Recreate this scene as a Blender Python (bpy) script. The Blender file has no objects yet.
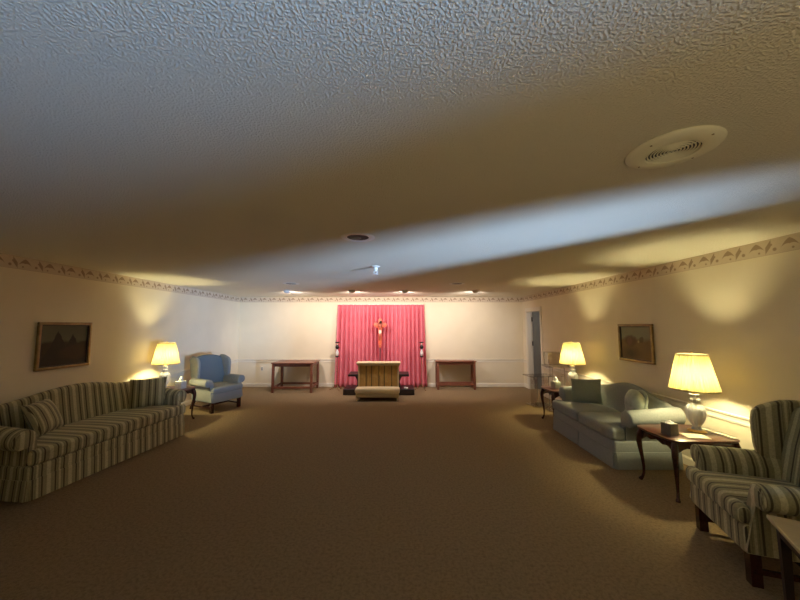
import bpy, bmesh, math, random
from mathutils import Vector, Matrix
random.seed(4)
PI = math.pi
sc = bpy.context.scene
col = sc.collection
XL, XR, YF, YB, H = -4.48, 3.52, 9.05, -2.4, 2.50

# ---------------------------------------------------------------- materials
def new_mat(name):
    m = bpy.data.materials.new(name); m.use_nodes = True
    nt = m.node_tree
    return m, nt, nt.nodes['Principled BSDF']

def mth(nt, op, a, b=None, c=None, clamp=False):
    n = nt.nodes.new('ShaderNodeMath'); n.operation = op; n.use_clamp = clamp
    for i, v in enumerate((a, b, c)):
        if v is None: continue
        if isinstance(v, (int, float)): n.inputs[i].default_value = v
        else: nt.links.new(v, n.inputs[i])
    return n.outputs[0]

def mixc(nt, f, a, b):
    n = nt.nodes.new('ShaderNodeMix'); n.data_type = 'RGBA'
    if isinstance(f, (int, float)): n.inputs[0].default_value = f
    else: nt.links.new(f, n.inputs[0])
    for i, v in ((6, a), (7, b)):
        if isinstance(v, tuple): n.inputs[i].default_value = (*v, 1)
        else: nt.links.new(v, n.inputs[i])
    return n.outputs[2]

def noise(nt, scale, detail=2, rough=.5, coord='Object', vec=None):
    n = nt.nodes.new('ShaderNodeTexNoise'); n.inputs['Scale'].default_value = scale
    n.inputs['Detail'].default_value = detail; n.inputs['Roughness'].default_value = rough
    if vec is None:
        t = nt.nodes.new('ShaderNodeTexCoord'); vec = t.outputs[coord]
    nt.links.new(vec, n.inputs['Vector'])
    return n.outputs['Fac']

def bump(nt, b, h, strength, dist):
    n = nt.nodes.new('ShaderNodeBump'); n.inputs['Strength'].default_value = strength
    n.inputs['Distance'].default_value = dist
    nt.links.new(h, n.inputs['Height']); nt.links.new(n.outputs[0], b.inputs['Normal'])

def ramp(nt, f, lo, hi):
    n = nt.nodes.new('ShaderNodeMapRange'); nt.links.new(f, n.inputs[0])
    n.inputs[1].default_value = lo; n.inputs[2].default_value = hi
    return n.outputs[0]

def plain(name, c, rough=.6, c2=None, scale=8, bs=None, bd=.002, metal=0, spec=None, detail=2, coat=0):
    m, nt, b = new_mat(name)
    b.inputs['Base Color'].default_value = (*c, 1); b.inputs['Roughness'].default_value = rough
    b.inputs['Metallic'].default_value = metal
    if spec is not None: b.inputs['Specular IOR Level'].default_value = spec
    if coat: b.inputs['Coat Weight'].default_value = coat; b.inputs['Coat Roughness'].default_value = .15
    if c2: nt.links.new(mixc(nt, ramp(nt, noise(nt, scale, detail), .3, .7), c, c2), b.inputs['Base Color'])
    if bs: bump(nt, b, noise(nt, bs, 3), .5, bd)
    return m

def wood(name, c, c2, rough=.3, scale=(3, 30, 30)):
    m, nt, b = new_mat(name)
    t = nt.nodes.new('ShaderNodeTexCoord'); mp = nt.nodes.new('ShaderNodeMapping')
    mp.inputs['Scale'].default_value = scale
    nt.links.new(t.outputs['Object'], mp.inputs[0])
    f = noise(nt, 1.5, 4, .6, vec=mp.outputs[0])
    nt.links.new(mixc(nt, ramp(nt, f, .3, .7), c, c2), b.inputs['Base Color'])
    b.inputs['Roughness'].default_value = rough
    return m

def striped(name, axis, base, pale, dark, period=.19):
    """woven stripe: runs along the part's x (or y on the surfaces that face x)"""
    m, nt, b = new_mat(name)
    t = nt.nodes.new('ShaderNodeTexCoord')
    s = nt.nodes.new('ShaderNodeSeparateXYZ'); nt.links.new(t.outputs['Object'], s.inputs[0])
    n = nt.nodes.new('ShaderNodeSeparateXYZ'); nt.links.new(t.outputs['Normal'], n.inputs[0])
    if axis == 'x': a, o, nn = s.outputs[0], s.outputs[1], n.outputs[0]
    else: a, o, nn = s.outputs[1], s.outputs[0], n.outputs[1]
    k = mth(nt, 'GREATER_THAN', mth(nt, 'ABSOLUTE', nn), .75)
    u = mth(nt, 'ADD', mth(nt, 'MULTIPLY', a, mth(nt, 'SUBTRACT', 1.0, k)), mth(nt, 'MULTIPLY', o, k))
    f = mth(nt, 'FRACT', mth(nt, 'ADD', mth(nt, 'DIVIDE', u, period), 20.25))
    def band(c, w, soft=.02):
        d = mth(nt, 'ABSOLUTE', mth(nt, 'SUBTRACT', f, c))
        return mth(nt, 'DIVIDE', mth(nt, 'SUBTRACT', w, d), soft, clamp=True)
    def mx(a_, b_): return mth(nt, 'MAXIMUM', a_, b_)
    dk = mx(mx(band(.30, .045), band(.70, .045)), mx(band(.40, .014), band(.60, .014)))
    pl = mx(band(.5, .05), mx(band(.0, .10), band(1.0, .10)))
    c = mixc(nt, pl, base, pale)
    c = mixc(nt, mth(nt, 'MULTIPLY', dk, .9), c, dark)
    fl = noise(nt, 90, 3, .6)
    c = mixc(nt, mth(nt, 'MULTIPLY', ramp(nt, fl, .35, .75), .35), c, dark)
    nt.links.new(c, b.inputs['Base Color'])
    b.inputs['Roughness'].default_value = .8; b.inputs['Specular IOR Level'].default_value = .25
    b.inputs['Sheen Weight'].default_value = .15
    bump(nt, b, noise(nt, 250, 2), .3, .002)
    return m

WALL = (.80, .715, .54)
M = {}
M['wall'] = plain('wall_paint', WALL, .75, (.77, .685, .51), 3, 120, .0015, spec=.3)
M['wainscot'] = plain('wainscot_paint', (.82, .75, .60), .6, spec=.4)
M['trim'] = plain('cream_trim', (.78, .72, .60), .45)
# ceiling: sprayed texture
m, nt, b = new_mat('textured_ceiling')
b.inputs['Base Color'].default_value = (.84, .79, .64, 1); b.inputs['Roughness'].default_value = .85
b.inputs['Specular IOR Level'].default_value = .25
t = nt.nodes.new('ShaderNodeTexCoord'); mp = nt.nodes.new('ShaderNodeMapping'); mp.inputs['Scale'].default_value = (1, 1, 0)
nt.links.new(t.outputs['Object'], mp.inputs[0])
h1 = ramp(nt, noise(nt, 112, 2, .5, vec=mp.outputs[0]), .42, .66)
bump(nt, b, h1, .75, .0045)
M['ceiling'] = m
# carpet
m, nt, b = new_mat('brown_carpet')
n1 = noise(nt, 260, 3, .7); n2 = noise(nt, 1.2, 3, .6); n3 = noise(nt, 42, 4, .8)
c = mixc(nt, ramp(nt, n1, .3, .7), (.19, .128, .066), (.34, .245, .142))
c = mixc(nt, mth(nt, 'MULTIPLY', ramp(nt, n2, .35, .7), .25), c, (.25, .18, .10))
c = mixc(nt, mth(nt, 'MULTIPLY', ramp(nt, n3, .45, .75), .75), c, (.085, .055, .028))
nt.links.new(c, b.inputs['Base Color']); b.inputs['Roughness'].default_value = .95
b.inputs['Specular IOR Level'].default_value = .1
bump(nt, b, n3, .6, .012)
M['carpet'] = m
# wallpaper border: repeating leaf sprays
m, nt, b = new_mat('leaf_border_paper')
g = nt.nodes.new('ShaderNodeNewGeometry'); s = nt.nodes.new('ShaderNodeSeparateXYZ'); nt.links.new(g.outputs['Position'], s.inputs[0])
u = mth(nt, 'FRACT', mth(nt, 'ADD', mth(nt, 'DIVIDE', mth(nt, 'ADD', s.outputs[0], s.outputs[1]), .27), 50.2))
v = mth(nt, 'DIVIDE', mth(nt, 'SUBTRACT', s.outputs[2], H - .15), .15)
def soft(d, w, e=.03): return mth(nt, 'DIVIDE', mth(nt, 'SUBTRACT', w, d), e, clamp=True)
sl = mth(nt, 'ABSOLUTE', mth(nt, 'SUBTRACT', mth(nt, 'ADD', u, mth(nt, 'MULTIPLY', v, .22)), .42))
vm = mth(nt, 'SUBTRACT', 1.0, mth(nt, 'ABSOLUTE', mth(nt, 'SUBTRACT', mth(nt, 'MULTIPLY', v, 2.0), 1.0)))
slash = soft(sl, mth(nt, 'MULTIPLY', vm, .10))
du = mth(nt, 'SUBTRACT', u, .68)
arc = mth(nt, 'ABSOLUTE', mth(nt, 'SUBTRACT', v, mth(nt, 'SUBTRACT', .66, mth(nt, 'MULTIPLY', mth(nt, 'MULTIPLY', du, du), 5.0))))
leaf = soft(arc, mth(nt, 'SUBTRACT', .21, mth(nt, 'MULTIPLY', mth(nt, 'ABSOLUTE', du), .75)), .05)
def dot(cu, cv, r):
    a = mth(nt, 'MULTIPLY', mth(nt, 'SUBTRACT', u, cu), 1.8); e = mth(nt, 'SUBTRACT', v, cv)
    return soft(mth(nt, 'SQRT', mth(nt, 'ADD', mth(nt, 'MULTIPLY', a, a), mth(nt, 'MULTIPLY', e, e))), r, .05)
pat = mth(nt, 'MAXIMUM', mth(nt, 'MAXIMUM', slash, leaf), mth(nt, 'MAXIMUM', dot(.12, .30, .13), mth(nt, 'MAXIMUM', dot(.22, .62, .10), dot(.60, .22, .09))))
c = mixc(nt, mth(nt, 'MULTIPLY', pat, .85), (.64, .54, .40), (.30, .20, .13))
ed = mth(nt, 'GREATER_THAN', mth(nt, 'ABSOLUTE', mth(nt, 'SUBTRACT', v, .5)), .47)
c = mixc(nt, mth(nt, 'MULTIPLY', ed, .4), c, (.40, .29, .2))
nt.links.new(c, b.inputs['Base Color']); b.inputs['Roughness'].default_value = .8
M['border'] = m

BASE, PALE, DARK = (.33, .30, .165), (.58, .53, .32), (.05, .038, .022)
M['stripe_x'] = striped('olive_stripe_fabric', 'x', BASE, PALE, DARK)
M['stripe_y'] = striped('olive_stripe_fabric_arm', 'y', BASE, PALE, DARK)
M['sage'] = plain('sage_fabric', (.225, .24, .235), .85, (.265, .28, .27), 60, 250, .0015, spec=.2)
M['sage_dark'] = plain('deep_green_fabric', (.19, .215, .17), .85, (.22, .245, .195), 60, 250, .0015, spec=.2)
M['silver_sage'] = plain('pale_sage_satin', (.42, .46, .38), .55, (.28, .32, .25), 14, 200, .001)
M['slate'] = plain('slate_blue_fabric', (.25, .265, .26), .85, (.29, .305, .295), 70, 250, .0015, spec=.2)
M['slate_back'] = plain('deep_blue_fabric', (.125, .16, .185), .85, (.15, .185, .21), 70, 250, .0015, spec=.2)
M['mahogany'] = wood('dark_mahogany', (.03, .008, .006), (.065, .018, .011), .22)
M['table_top'] = wood('red_mahogany_top', (.055, .017, .012), (.10, .032, .019), .3, (20, 3, 20))
M['cherry'] = wood('cherry_wood', (.15, .048, .028), (.24, .085, .05), .35)
M['dark_wood'] = wood('near_black_wood', (.012, .006, .005), (.022, .010, .008), .5)
M['beige_top'] = wood('pale_oak_top', (.46, .36, .20), (.52, .41, .24), .35)
M['curtain'] = plain('rose_curtain', (.74, .22, .27), .8, (.70, .195, .245), 5, 200, .001, spec=.15)
M['gold_fabric'] = plain('olive_gold_fabric', (.42, .25, .065), .7, (.34, .19, .045), 10, 150, .001)
M['gold_dark'] = plain('olive_gold_piping', (.10, .07, .02), .7)
M['pad'] = plain('tan_vinyl', (.80, .64, .40), .5, (.76, .60, .36), 6)
M['pad_edge'] = plain('olive_vinyl', (.48, .37, .20), .55)
M['brass'] = plain('brass', (.75, .52, .20), .28, metal=1)
M['dark_brass'] = plain('aged_brass', (.22, .12, .05), .4, metal=.5)
M['frame_gold'] = plain('gilt_wood', (.30, .21, .08), .4, (.20, .13, .05), 12, metal=.35)
M['white_metal'] = plain('white_enamel', (.88, .86, .80), .4)
M['cream_metal'] = plain('cream_enamel', (.93, .89, .68), .45)
M['black'] = plain('black_iron', (.012, .010, .010), .35)
M['void'] = plain('dark_can_interior', (.03, .03, .028), .6)
M['plastic'] = plain('ivory_plastic', (.72, .68, .58), .4)
M['tissue'] = plain('white_tissue', (.85, .84, .80), .8)
M['box_print'] = plain('grey_green_card', (.30, .33, .26), .6, (.44, .45, .36), 40)
M['box_grey'] = plain('grey_card', (.13, .12, .095), .55, (.17, .155, .12), 30)
M['box_white'] = plain('white_card', (.62, .62, .57), .6, (.45, .46, .42), 40)
M['paper'] = plain('cream_paper', (.75, .70, .52), .5)
M['ivory'] = plain('ivory_figure', (.72, .62, .48), .5)
M['coral_wood'] = wood('orange_wood', (.70, .115, .06), (.76, .17, .09), .5)
M['corpus'] = plain('dark_copper_figure', (.42, .10, .06), .45)
M['door'] = plain('grey_door', (.20, .195, .175), .45, (.17, .165, .15), 4)
M['corridor'] = plain('corridor_paint', (.45, .43, .38), .8)

def glassy(name, c, rough, mixdiff, tint=(1, 1, 1), alpha=None):
    m, nt, b = new_mat(name)
    b.inputs['Base Color'].default_value = (*c, 1); b.inputs['Roughness'].default_value = rough
    b.inputs['Transmission Weight'].default_value = 1 - mixdiff; b.inputs['IOR'].default_value = 1.45
    return m
M['crystal'] = glassy('cut_crystal', (1, 1, .98), .12, .62)
# acrylic sheets read as thin clear panes: mostly see-through with a gloss
m, nt, b = new_mat('clear_acrylic')
nt.nodes.remove(b); out = nt.nodes['Material Output']
tr = nt.nodes.new('ShaderNodeBsdfTransparent'); tr.inputs[0].default_value = (.90, .88, .84, 1)
gl = nt.nodes.new('ShaderNodeBsdfGlossy'); gl.inputs['Roughness'].default_value = .08
lw = nt.nodes.new('ShaderNodeLayerWeight'); lw.inputs[0].default_value = .35
mx = nt.nodes.new('ShaderNodeMixShader')
nt.links.new(mth(nt, 'MULTIPLY', lw.outputs['Facing'], .5), mx.inputs[0])
nt.links.new(tr.outputs[0], mx.inputs[1]); nt.links.new(gl.outputs[0], mx.inputs[2]); nt.links.new(mx.outputs[0], out.inputs[0])
M['acrylic'] = m
m, nt, b = new_mat('acrylic_edge')
b.inputs['Base Color'].default_value = (.50, .46, .38, 1); b.inputs['Roughness'].default_value = .15; b.inputs['Alpha'].default_value = .32
M['acrylic_edge'] = m
# lamp shade: pleated cloth that lets the bulb through
m, nt, b = new_mat('pleated_shade_cloth')
nt.nodes.remove(b); out = nt.nodes['Material Output']
d = nt.nodes.new('ShaderNodeBsdfDiffuse'); d.inputs[0].default_value = (.40, .34, .20, 1)
tl = nt.nodes.new('ShaderNodeBsdfTranslucent'); tl.inputs[0].default_value = (.23, .185, .075, 1)
mx = nt.nodes.new('ShaderNodeMixShader'); mx.inputs[0].default_value = .45
nt.links.new(d.outputs[0], mx.inputs[1]); nt.links.new(tl.outputs[0], mx.inputs[2]); nt.links.new(mx.outputs[0], out.inputs[0])
M['shade'] = m

def emit(name, c, s):
    m, nt, b = new_mat(name)
    b.inputs['Base Color'].default_value = (*c, 1)
    b.inputs['Emission Color'].default_value = (*c, 1); b.inputs['Emission Strength'].default_value = s
    return m
BULB = 500
M['bulb'] = emit('lit_bulb', (1.0, .87, .45), BULB)
M['eye_bulb'] = emit('lit_reflector_bulb', (1.0, .82, .62), 6)

def painting_mat(name, kind):
    m, nt, b = new_mat(name)
    t = nt.nodes.new('ShaderNodeTexCoord'); s = nt.nodes.new('ShaderNodeSeparateXYZ'); nt.links.new(t.outputs['Object'], s.inputs[0])
    x, z = s.outputs[0], s.outputs[2]
    wob = mth(nt, 'MULTIPLY', mth(nt, 'SUBTRACT', noise(nt, 9, 4, .6), .5), .08)
    zz = mth(nt, 'ADD', z, wob); xx = mth(nt, 'ADD', x, wob)
    def blob(cx, cz, rx, rz, e=.35):
        a = mth(nt, 'DIVIDE', mth(nt, 'SUBTRACT', xx, cx), rx); q = mth(nt, 'DIVIDE', mth(nt, 'SUBTRACT', zz, cz), rz)
        return mth(nt, 'DIVIDE', mth(nt, 'SUBTRACT', 1.0, mth(nt, 'SQRT', mth(nt, 'ADD', mth(nt, 'MULTIPLY', a, a), mth(nt, 'MULTIPLY', q, q)))), e, clamp=True)
    if kind == 'left':
        sky, land, dk = (.10, .10, .062), (.028, .017, .010), (.016, .010, .009)
        c = mixc(nt, mth(nt, 'DIVIDE', mth(nt, 'SUBTRACT', .07, zz), .04, clamp=True), sky, land)
        # two triangular roofs rising over the horizon
        for cx, hgt in ((-.09, .20), (.10, .155)):
            tri = mth(nt, 'SUBTRACT', hgt, mth(nt, 'MULTIPLY', mth(nt, 'ABSOLUTE', mth(nt, 'SUBTRACT', xx, cx)), 2.0))
            k = mth(nt, 'DIVIDE', mth(nt, 'SUBTRACT', tri, z), .02, clamp=True)
            c = mixc(nt, k, c, dk)
        c = mixc(nt, mth(nt, 'MULTIPLY', blob(.15, -.1, .25, .12), .6), c, (.05, .02, .012))
    else:
        c = mixc(nt, mth(nt, 'DIVIDE', mth(nt, 'SUBTRACT', .09, zz), .06, clamp=True), (.22, .225, .155), (.17, .11, .045))
        c = mixc(nt, mth(nt, 'MULTIPLY', blob(-.10, .03, .15, .10), .8), c, (.085, .045, .025))
        c = mixc(nt, blob(-.12, .02, .06, .07), c, (.14, .075, .05))
        c = mixc(nt, mth(nt, 'MULTIPLY', blob(-.1, -.16, .24, .14, .8), .9), c, (.05, .032, .017))
        c = mixc(nt, blob(.06, .02, .022, .018), c, (.36, .28, .15))
        c = mixc(nt, mth(nt, 'MULTIPLY', blob(.12, .05, .05, .05), .7), c, (.07, .05, .02))
    nt.links.new(c, b.inputs['Base Color']); b.inputs['Roughness'].default_value = .6; b.inputs['Specular IOR Level'].default_value = .25
    return m
M['painting_left'] = painting_mat('dim_landscape_painting', 'left')
M['painting_right'] = painting_mat('brown_landscape_painting', 'right')

# ---------------------------------------------------------------- geometry
class G:
    def __init__(s): s.v = []; s.f = []; s.T = Matrix.Identity(4)
    def add(s, vs, fs):
        o = len(s.v)
        s.v += [tuple(s.T @ Vector(p)) for p in vs]
        s.f += [tuple(i + o for i in f) for f in fs]
        return s
    def box(s, x0, x1, y0, y1, z0, z1):
        vs = [(x, y, z) for x in (x0, x1) for y in (y0, y1) for z in (z0, z1)]
        return s.add(vs, [(0, 1, 3, 2), (4, 6, 7, 5), (0, 4, 5, 1), (2, 3, 7, 6), (0, 2, 6, 4), (1, 5, 7, 3)])
    def rbox(s, x0, x1, y0, y1, z0, z1, r=.02, crown=0, n=5, belly=0):
        c = ((x0+x1)/2, (y0+y1)/2, (z0+z1)/2); h = (abs(x1-x0)/2, abs(y1-y0)/2, abs(z1-z0)/2)
        r = min(r, *[q*.98 for q in h])
        L = []
        for q in h:
            a = [-q, -q+r*.3, -q+r*.62, -q+r]; k = q - r
            mid = [-k + 2*k*i/(n+1) for i in range(1, n+1)] if (crown or belly) and k > .02 else []
            L.append(a + mid + [-t for t in reversed(a)])
        idx = {}; vs = []; fs = []
        def vid(i, j, k):
            if (i, j, k) in idx: return idx[i, j, k]
            p = [L[0][i], L[1][j], L[2][k]]
            q = [max(-(h[a]-r), min(h[a]-r, p[a])) for a in range(3)]
            d = [p[a]-q[a] for a in range(3)]; l = math.sqrt(sum(e*e for e in d))
            if l > 1e-9: p = [q[a] + d[a]/l*r for a in range(3)]
            fx, fy, fz = (1-(p[0]/h[0])**2), (1-(p[1]/h[1])**2), (1-(p[2]/h[2])**2)
            if crown: p[2] += (1 if p[2] > 0 else -1)*crown*max(0, fx)**.7*max(0, fy)**.7
            if belly: p[1] += (1 if p[1] > 0 else -1)*belly*max(0, fx)**.7*max(0, fz)**.7
            idx[i, j, k] = len(vs); vs.append((p[0]+c[0], p[1]+c[1], p[2]+c[2])); return idx[i, j, k]
        N = [len(a)-1 for a in L]
        for i in range(N[0]):
            for j in range(N[1]):
                fs.append((vid(i, j, 0), vid(i, j+1, 0), vid(i+1, j+1, 0), vid(i+1, j, 0)))
                fs.append((vid(i, j, N[2]), vid(i+1, j, N[2]), vid(i+1, j+1, N[2]), vid(i, j+1, N[2])))
        for i in range(N[0]):
            for k in range(N[2]):
                fs.append((vid(i, 0, k), vid(i+1, 0, k), vid(i+1, 0, k+1), vid(i, 0, k+1)))
                fs.append((vid(i, N[1], k), vid(i, N[1], k+1), vid(i+1, N[1], k+1), vid(i+1, N[1], k)))
        for j in range(N[1]):
            for k in range(N[2]):
                fs.append((vid(0, j, k), vid(0, j, k+1), vid(0, j+1, k+1), vid(0, j+1, k)))
                fs.append((vid(N[0], j, k), vid(N[0], j+1, k), vid(N[0], j+1, k+1), vid(N[0], j, k+1)))
        return s.add(vs, fs)
    def loft(s, secs, caps=True, closed=True):
        n = len(secs[0]); vs = [p for q in secs for p in q]; fs = []
        for a in range(len(secs)-1):
            for i in range(n if closed else n-1):
                j = (i+1) % n
                fs.append((a*n+i, a*n+j, (a+1)*n+j, (a+1)*n+i))
        if caps and closed:
            fs.append(tuple(range(n-1, -1, -1))); fs.append(tuple((len(secs)-1)*n+i for i in range(n)))
        return s.add(vs, fs)
    def prism(s, poly, axis, a, b, r=.008):
        cx = sum(p[0] for p in poly)/len(poly); cy = sum(p[1] for p in poly)/len(poly)
        d = 1 if b > a else -1
        def sec(t, k):
            out = []
            for p in poly:
                l = math.hypot(p[0]-cx, p[1]-cy) or 1; f = max(0, 1-k/l)
                x, y = cx+(p[0]-cx)*f, cy+(p[1]-cy)*f
                out.append({'x': (t, x, y), 'y': (x, t, y), 'z': (x, y, t)}[axis])
            return out
        return s.loft([sec(a, r), sec(a+d*r*.3, r*.3), sec(a+d*r, 0), sec(b-d*r, 0), sec(b-d*r*.3, r*.3), sec(b, r)])
    def lathe(s, prof, n=32, c=(0, 0, 0), rip=0, nr=0, caps=True):
        secs = []
        for r, z in prof:
            secs.append([(c[0]+(r+rip*math.cos(2*PI*i/n*nr))*math.cos(2*PI*i/n), c[1]+(r+rip*math.cos(2*PI*i/n*nr))*math.sin(2*PI*i/n), c[2]+z) for i in range(n)])
        return s.loft(secs, caps=caps)
    def tube(s, path, rad, n=10, sq=False):
        P = [Vector(p) for p in path]; secs = []
        if isinstance(rad, (int, float)): rad = [rad]*len(P)
        up = Vector((0, 0, 1)); prev = None
        for i, p in enumerate(P):
            t = (P[min(i+1, len(P)-1)] - P[max(i-1, 0)]).normalized()
            if prev is None:
                a = t.cross(up if abs(t.dot(up)) < .95 else Vector((1, 0, 0))).normalized()
            else:
                a = (prev - t*prev.dot(t)).normalized()
            prev = a; bb = t.cross(a)
            if sq: secs.append([tuple(p + (a*ca + bb*cb)*rad[i]) for ca, cb in ((1, 1), (-1, 1), (-1, -1), (1, -1))])
            else: secs.append([tuple(p + (a*math.cos(2*PI*k/n) + bb*math.sin(2*PI*k/n))*rad[i]) for k in range(n)])
        return s.loft(secs)
    def build(s, name, mat, parent=None, ang=38, smooth=True, kind=None):
        me = bpy.data.meshes.new(name); me.from_pydata(s.v, [], s.f); me.materials.append(M[mat] if isinstance(mat, str) else mat)
        bm = bmesh.new(); bm.from_mesh(me); bmesh.ops.recalc_face_normals(bm, faces=bm.faces); bm.to_mesh(me); bm.free()
        if smooth:
            me.polygons.foreach_set('use_smooth', [True]*len(me.polygons)); me.set_sharp_from_angle(angle=math.radians(ang))
        me.update()
        o = bpy.data.objects.new(name, me); col.objects.link(o)
        if parent: o.parent = parent
        if kind: o['kind'] = kind
        return o

def tag(o, label, cat, group=None):
    o['label'] = label; o['category'] = cat
    if group: o['group'] = group
    return o
def thing(name, label, cat, loc=(0, 0, 0), rz=0, group=None):
    o = bpy.data.objects.new(name, None); col.objects.link(o); o.empty_display_size = .1
    o.location = loc; o.rotation_euler = (0, 0, rz)
    return tag(o, label, cat, group)
def struct(g, name, mat, parent=None, smooth=False):
    return g.build(name, mat, parent, smooth=smooth, kind='structure')
def dup(root, loc, rz, label):
    r = root.copy(); col.objects.link(r); r.location = loc; r.rotation_euler = (0, 0, rz); r['label'] = label
    for ch in list(root.children):
        c = ch.copy(); col.objects.link(c); c.parent = r
        for gch in list(ch.children):
            d = gch.copy(); col.objects.link(d); d.parent = c
    return r

# ---------------------------------------------------------------- the room
def wall_panels(g, fixed, thick, axis, s0, s1, z0, z1, holes):
    """a wall slab lying from fixed to fixed+thick on the other axis with rectangular holes (s0,s1,z0,z1)"""
    S = sorted({s0, s1, *[h[0] for h in holes], *[h[1] for h in holes]}); Z = sorted({z0, z1, *[h[2] for h in holes], *[h[3] for h in holes]})
    for a, b_ in zip(S, S[1:]):
        for c, d in zip(Z, Z[1:]):
            if any(h[0] <= a and b_ <= h[1] and h[2] <= c and d <= h[3] for h in holes): continue
            lo, hi = sorted((fixed, fixed+thick))
            if axis == 'x': g.box(lo, hi, a, b_, c, d)
            else: g.box(a, b_, lo, hi, c, d)
DY0, DY1, DZ = 7.93, 8.74, 2.08
holes = [(DY0, DY1, 0, DZ), (.41, 1.02, .75, 2.42), (-1.50, -.52, .90, 2.42)]
g = G(); g.box(XL-.15, XR+1.5, YB-.15, YF+.15, -.1, 0); struct(g, 'floor', 'carpet')
g = G(); g.box(XL-.15, XR+.15, YB-.15, YF+.15, H, H+.1); struct(g, 'ceiling', 'ceiling')
g = G(); g.box(XL-.15, XL, YB-.15, YF+.15, 0, H); struct(g, 'wall_left', 'wall')
g = G(); g.box(XL, XR, YF, YF+.15, 0, H); struct(g, 'wall_far', 'wall')
g = G(); g.box(XL, XR, YB-.15, YB, 0, H); struct(g, 'wall_rear', 'wall')
g = G(); wall_panels(g, XR, .13, 'x', YB-.15, YF+.15, 0, H, holes); struct(g, 'wall_right', 'wall')
g = G(); g.loft([[(XR+.13, .12, 0), (5.3, -.80, 0), (5.3, -.84, 0), (XR+.13, .08, 0)], [(XR+.13, .12, H), (5.3, -.80, H), (5.3, -.84, H), (XR+.13, .08, H)]]); struct(g, 'added_light_blocker', 'corridor')  # unseen slab added to keep each daylight spot off the other opening
# corridor behind the doorway
g = G(); g.box(4.75, 4.85, 6.9, 9.4, 0, 2.5); g.box(XR+.13, 4.85, 9.3, 9.4, 0, 2.5); g.box(XR+.13, 4.85, 6.8, 6.9, 0, 2.5); g.box(XR+.13, 4.85, 6.8, 9.4, 2.5, 2.6)
struct(g, 'wall_corridor', 'corridor')

def rail_prof(depth=.022, z0=.67, z1=.76):
    return [(0, z0), (depth*.45, z0), (depth*.5, z0+.02), (depth*.35, z0+.03), (depth*.4, z1-.035), (depth*.8, z1-.025), (depth, z1-.012), (depth, z1-.004), (depth*.8, z1), (0, z1)]
def base_prof(h=.10, d=.015): return [(0, 0), (d, 0), (d, h-.02), (d*.6, h-.006), (d*.4, h), (0, h)]
def run(prof, side, a, b_, name, mat='trim'):
    g = G()
    if side == 'far': sec = lambda t: [(t, YF-p, z) for p, z in prof]
    elif side == 'rear': sec = lambda t: [(t, YB+p, z) for p, z in prof]
    elif side == 'left': sec = lambda t: [(XL+p, t, z) for p, z in prof]
    else: sec = lambda t: [(XR-p, t, z) for p, z in prof]
    g.loft([sec(a), sec(b_)]); return struct(g, name, mat)
n = 1
for nm, prof, mt in (('trim', rail_prof(), 'trim'), ('baseboard', base_prof(), 'trim')):
    for side, a, b_ in (('far', XL, XR), ('left', YB, YF), ('right', YB, DY0-.08), ('right', DY1+.08, YF)):
        if nm == 'trim': run(prof, side, a, b_, 'trim_%d' % n, mt); n += 1
        else: run(prof, side, a, b_, 'baseboard_' + (side if (side, a) != ('right', DY1+.08) else 'right_end'), mt)
bp = [(0, H-.15), (.0025, H-.15), (.0025, H-.001), (0, H-.001)]
for side, a, b_ in (('far', XL, XR), ('left', YB, YF), ('right', YB, YF)):
    run(bp, side, a, b_, 'trim_%d' % n, 'border'); n += 1
# door in the right wall
fr = G()
for a, b_ in ((DY0-.08, DY0), (DY1, DY1+.08)): fr.rbox(XR-.018, XR, a, b_, 0, DZ, .005)
fr.rbox(XR-.018, XR, DY0-.08, DY1+.08, DZ, DZ+.08, .005)
for a, b_ in ((DY0, DY0+.018), (DY1-.018, DY1)): fr.box(XR-.002, XR+.132, a, b_, 0, DZ)
fr.box(XR-.002, XR+.132, DY0, DY1, DZ-.018, DZ)
struct(fr, 'trim_%d' % n, 'trim'); n += 1
d1 = bpy.data.objects.new('door_1', None); col.objects.link(d1); d1['kind'] = 'structure'
d1.location = (XR+.135, DY1-.02, 0); d1.rotation_euler = (0, 0, math.radians(-14))
g = G(); g.rbox(0, .76, -.04, 0, .01, DZ-.03, .004)
for z0, z1 in ((.2, .95), (1.1, 1.9)): g.rbox(.11, .65, -.046, -.036, z0, z1, .004)
dl = struct(g, 'door_leaf', 'door', d1)
for z in (.25, 1.15, 1.80):
    g = G(); g.lathe([(.001, 0), (.014, .0), (.014, .12), (.001, .12)], 10, (-.014, -.035, z)); struct(g, 'hinge', 'black', d1, True)
g = G(); g.lathe([(.001, 0), (.012, 0), (.012, .03), (.03, .045), (.028, .07), (.001, .075)], 16); g2 = G(); g2.T = Matrix.Translation((.69, -.045, .95)) @ Matrix.Rotation(PI/2, 4, 'X'); g2.add(g.v, g.f)
struct(g2, 'door_knob', 'brass', d1, True)
# outlets
def outlet(x, z, label):
    t = thing('wall_outlet', label, 'outlet', (x, YF, z))
    g = G(); g.rbox(-.036, .036, -.008, 0, -.058, .058, .004); g.build('cover_plate', 'plastic', t)
    for zz in (-.022, .022):
        g = G(); g.rbox(-.015, .015, -.0095, -.0070, zz-.013, zz+.013, .002); g.build('socket', 'black', t)
outlet(-3.79, .49, 'ivory wall outlet below the chair rail left of the deep console table')

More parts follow.
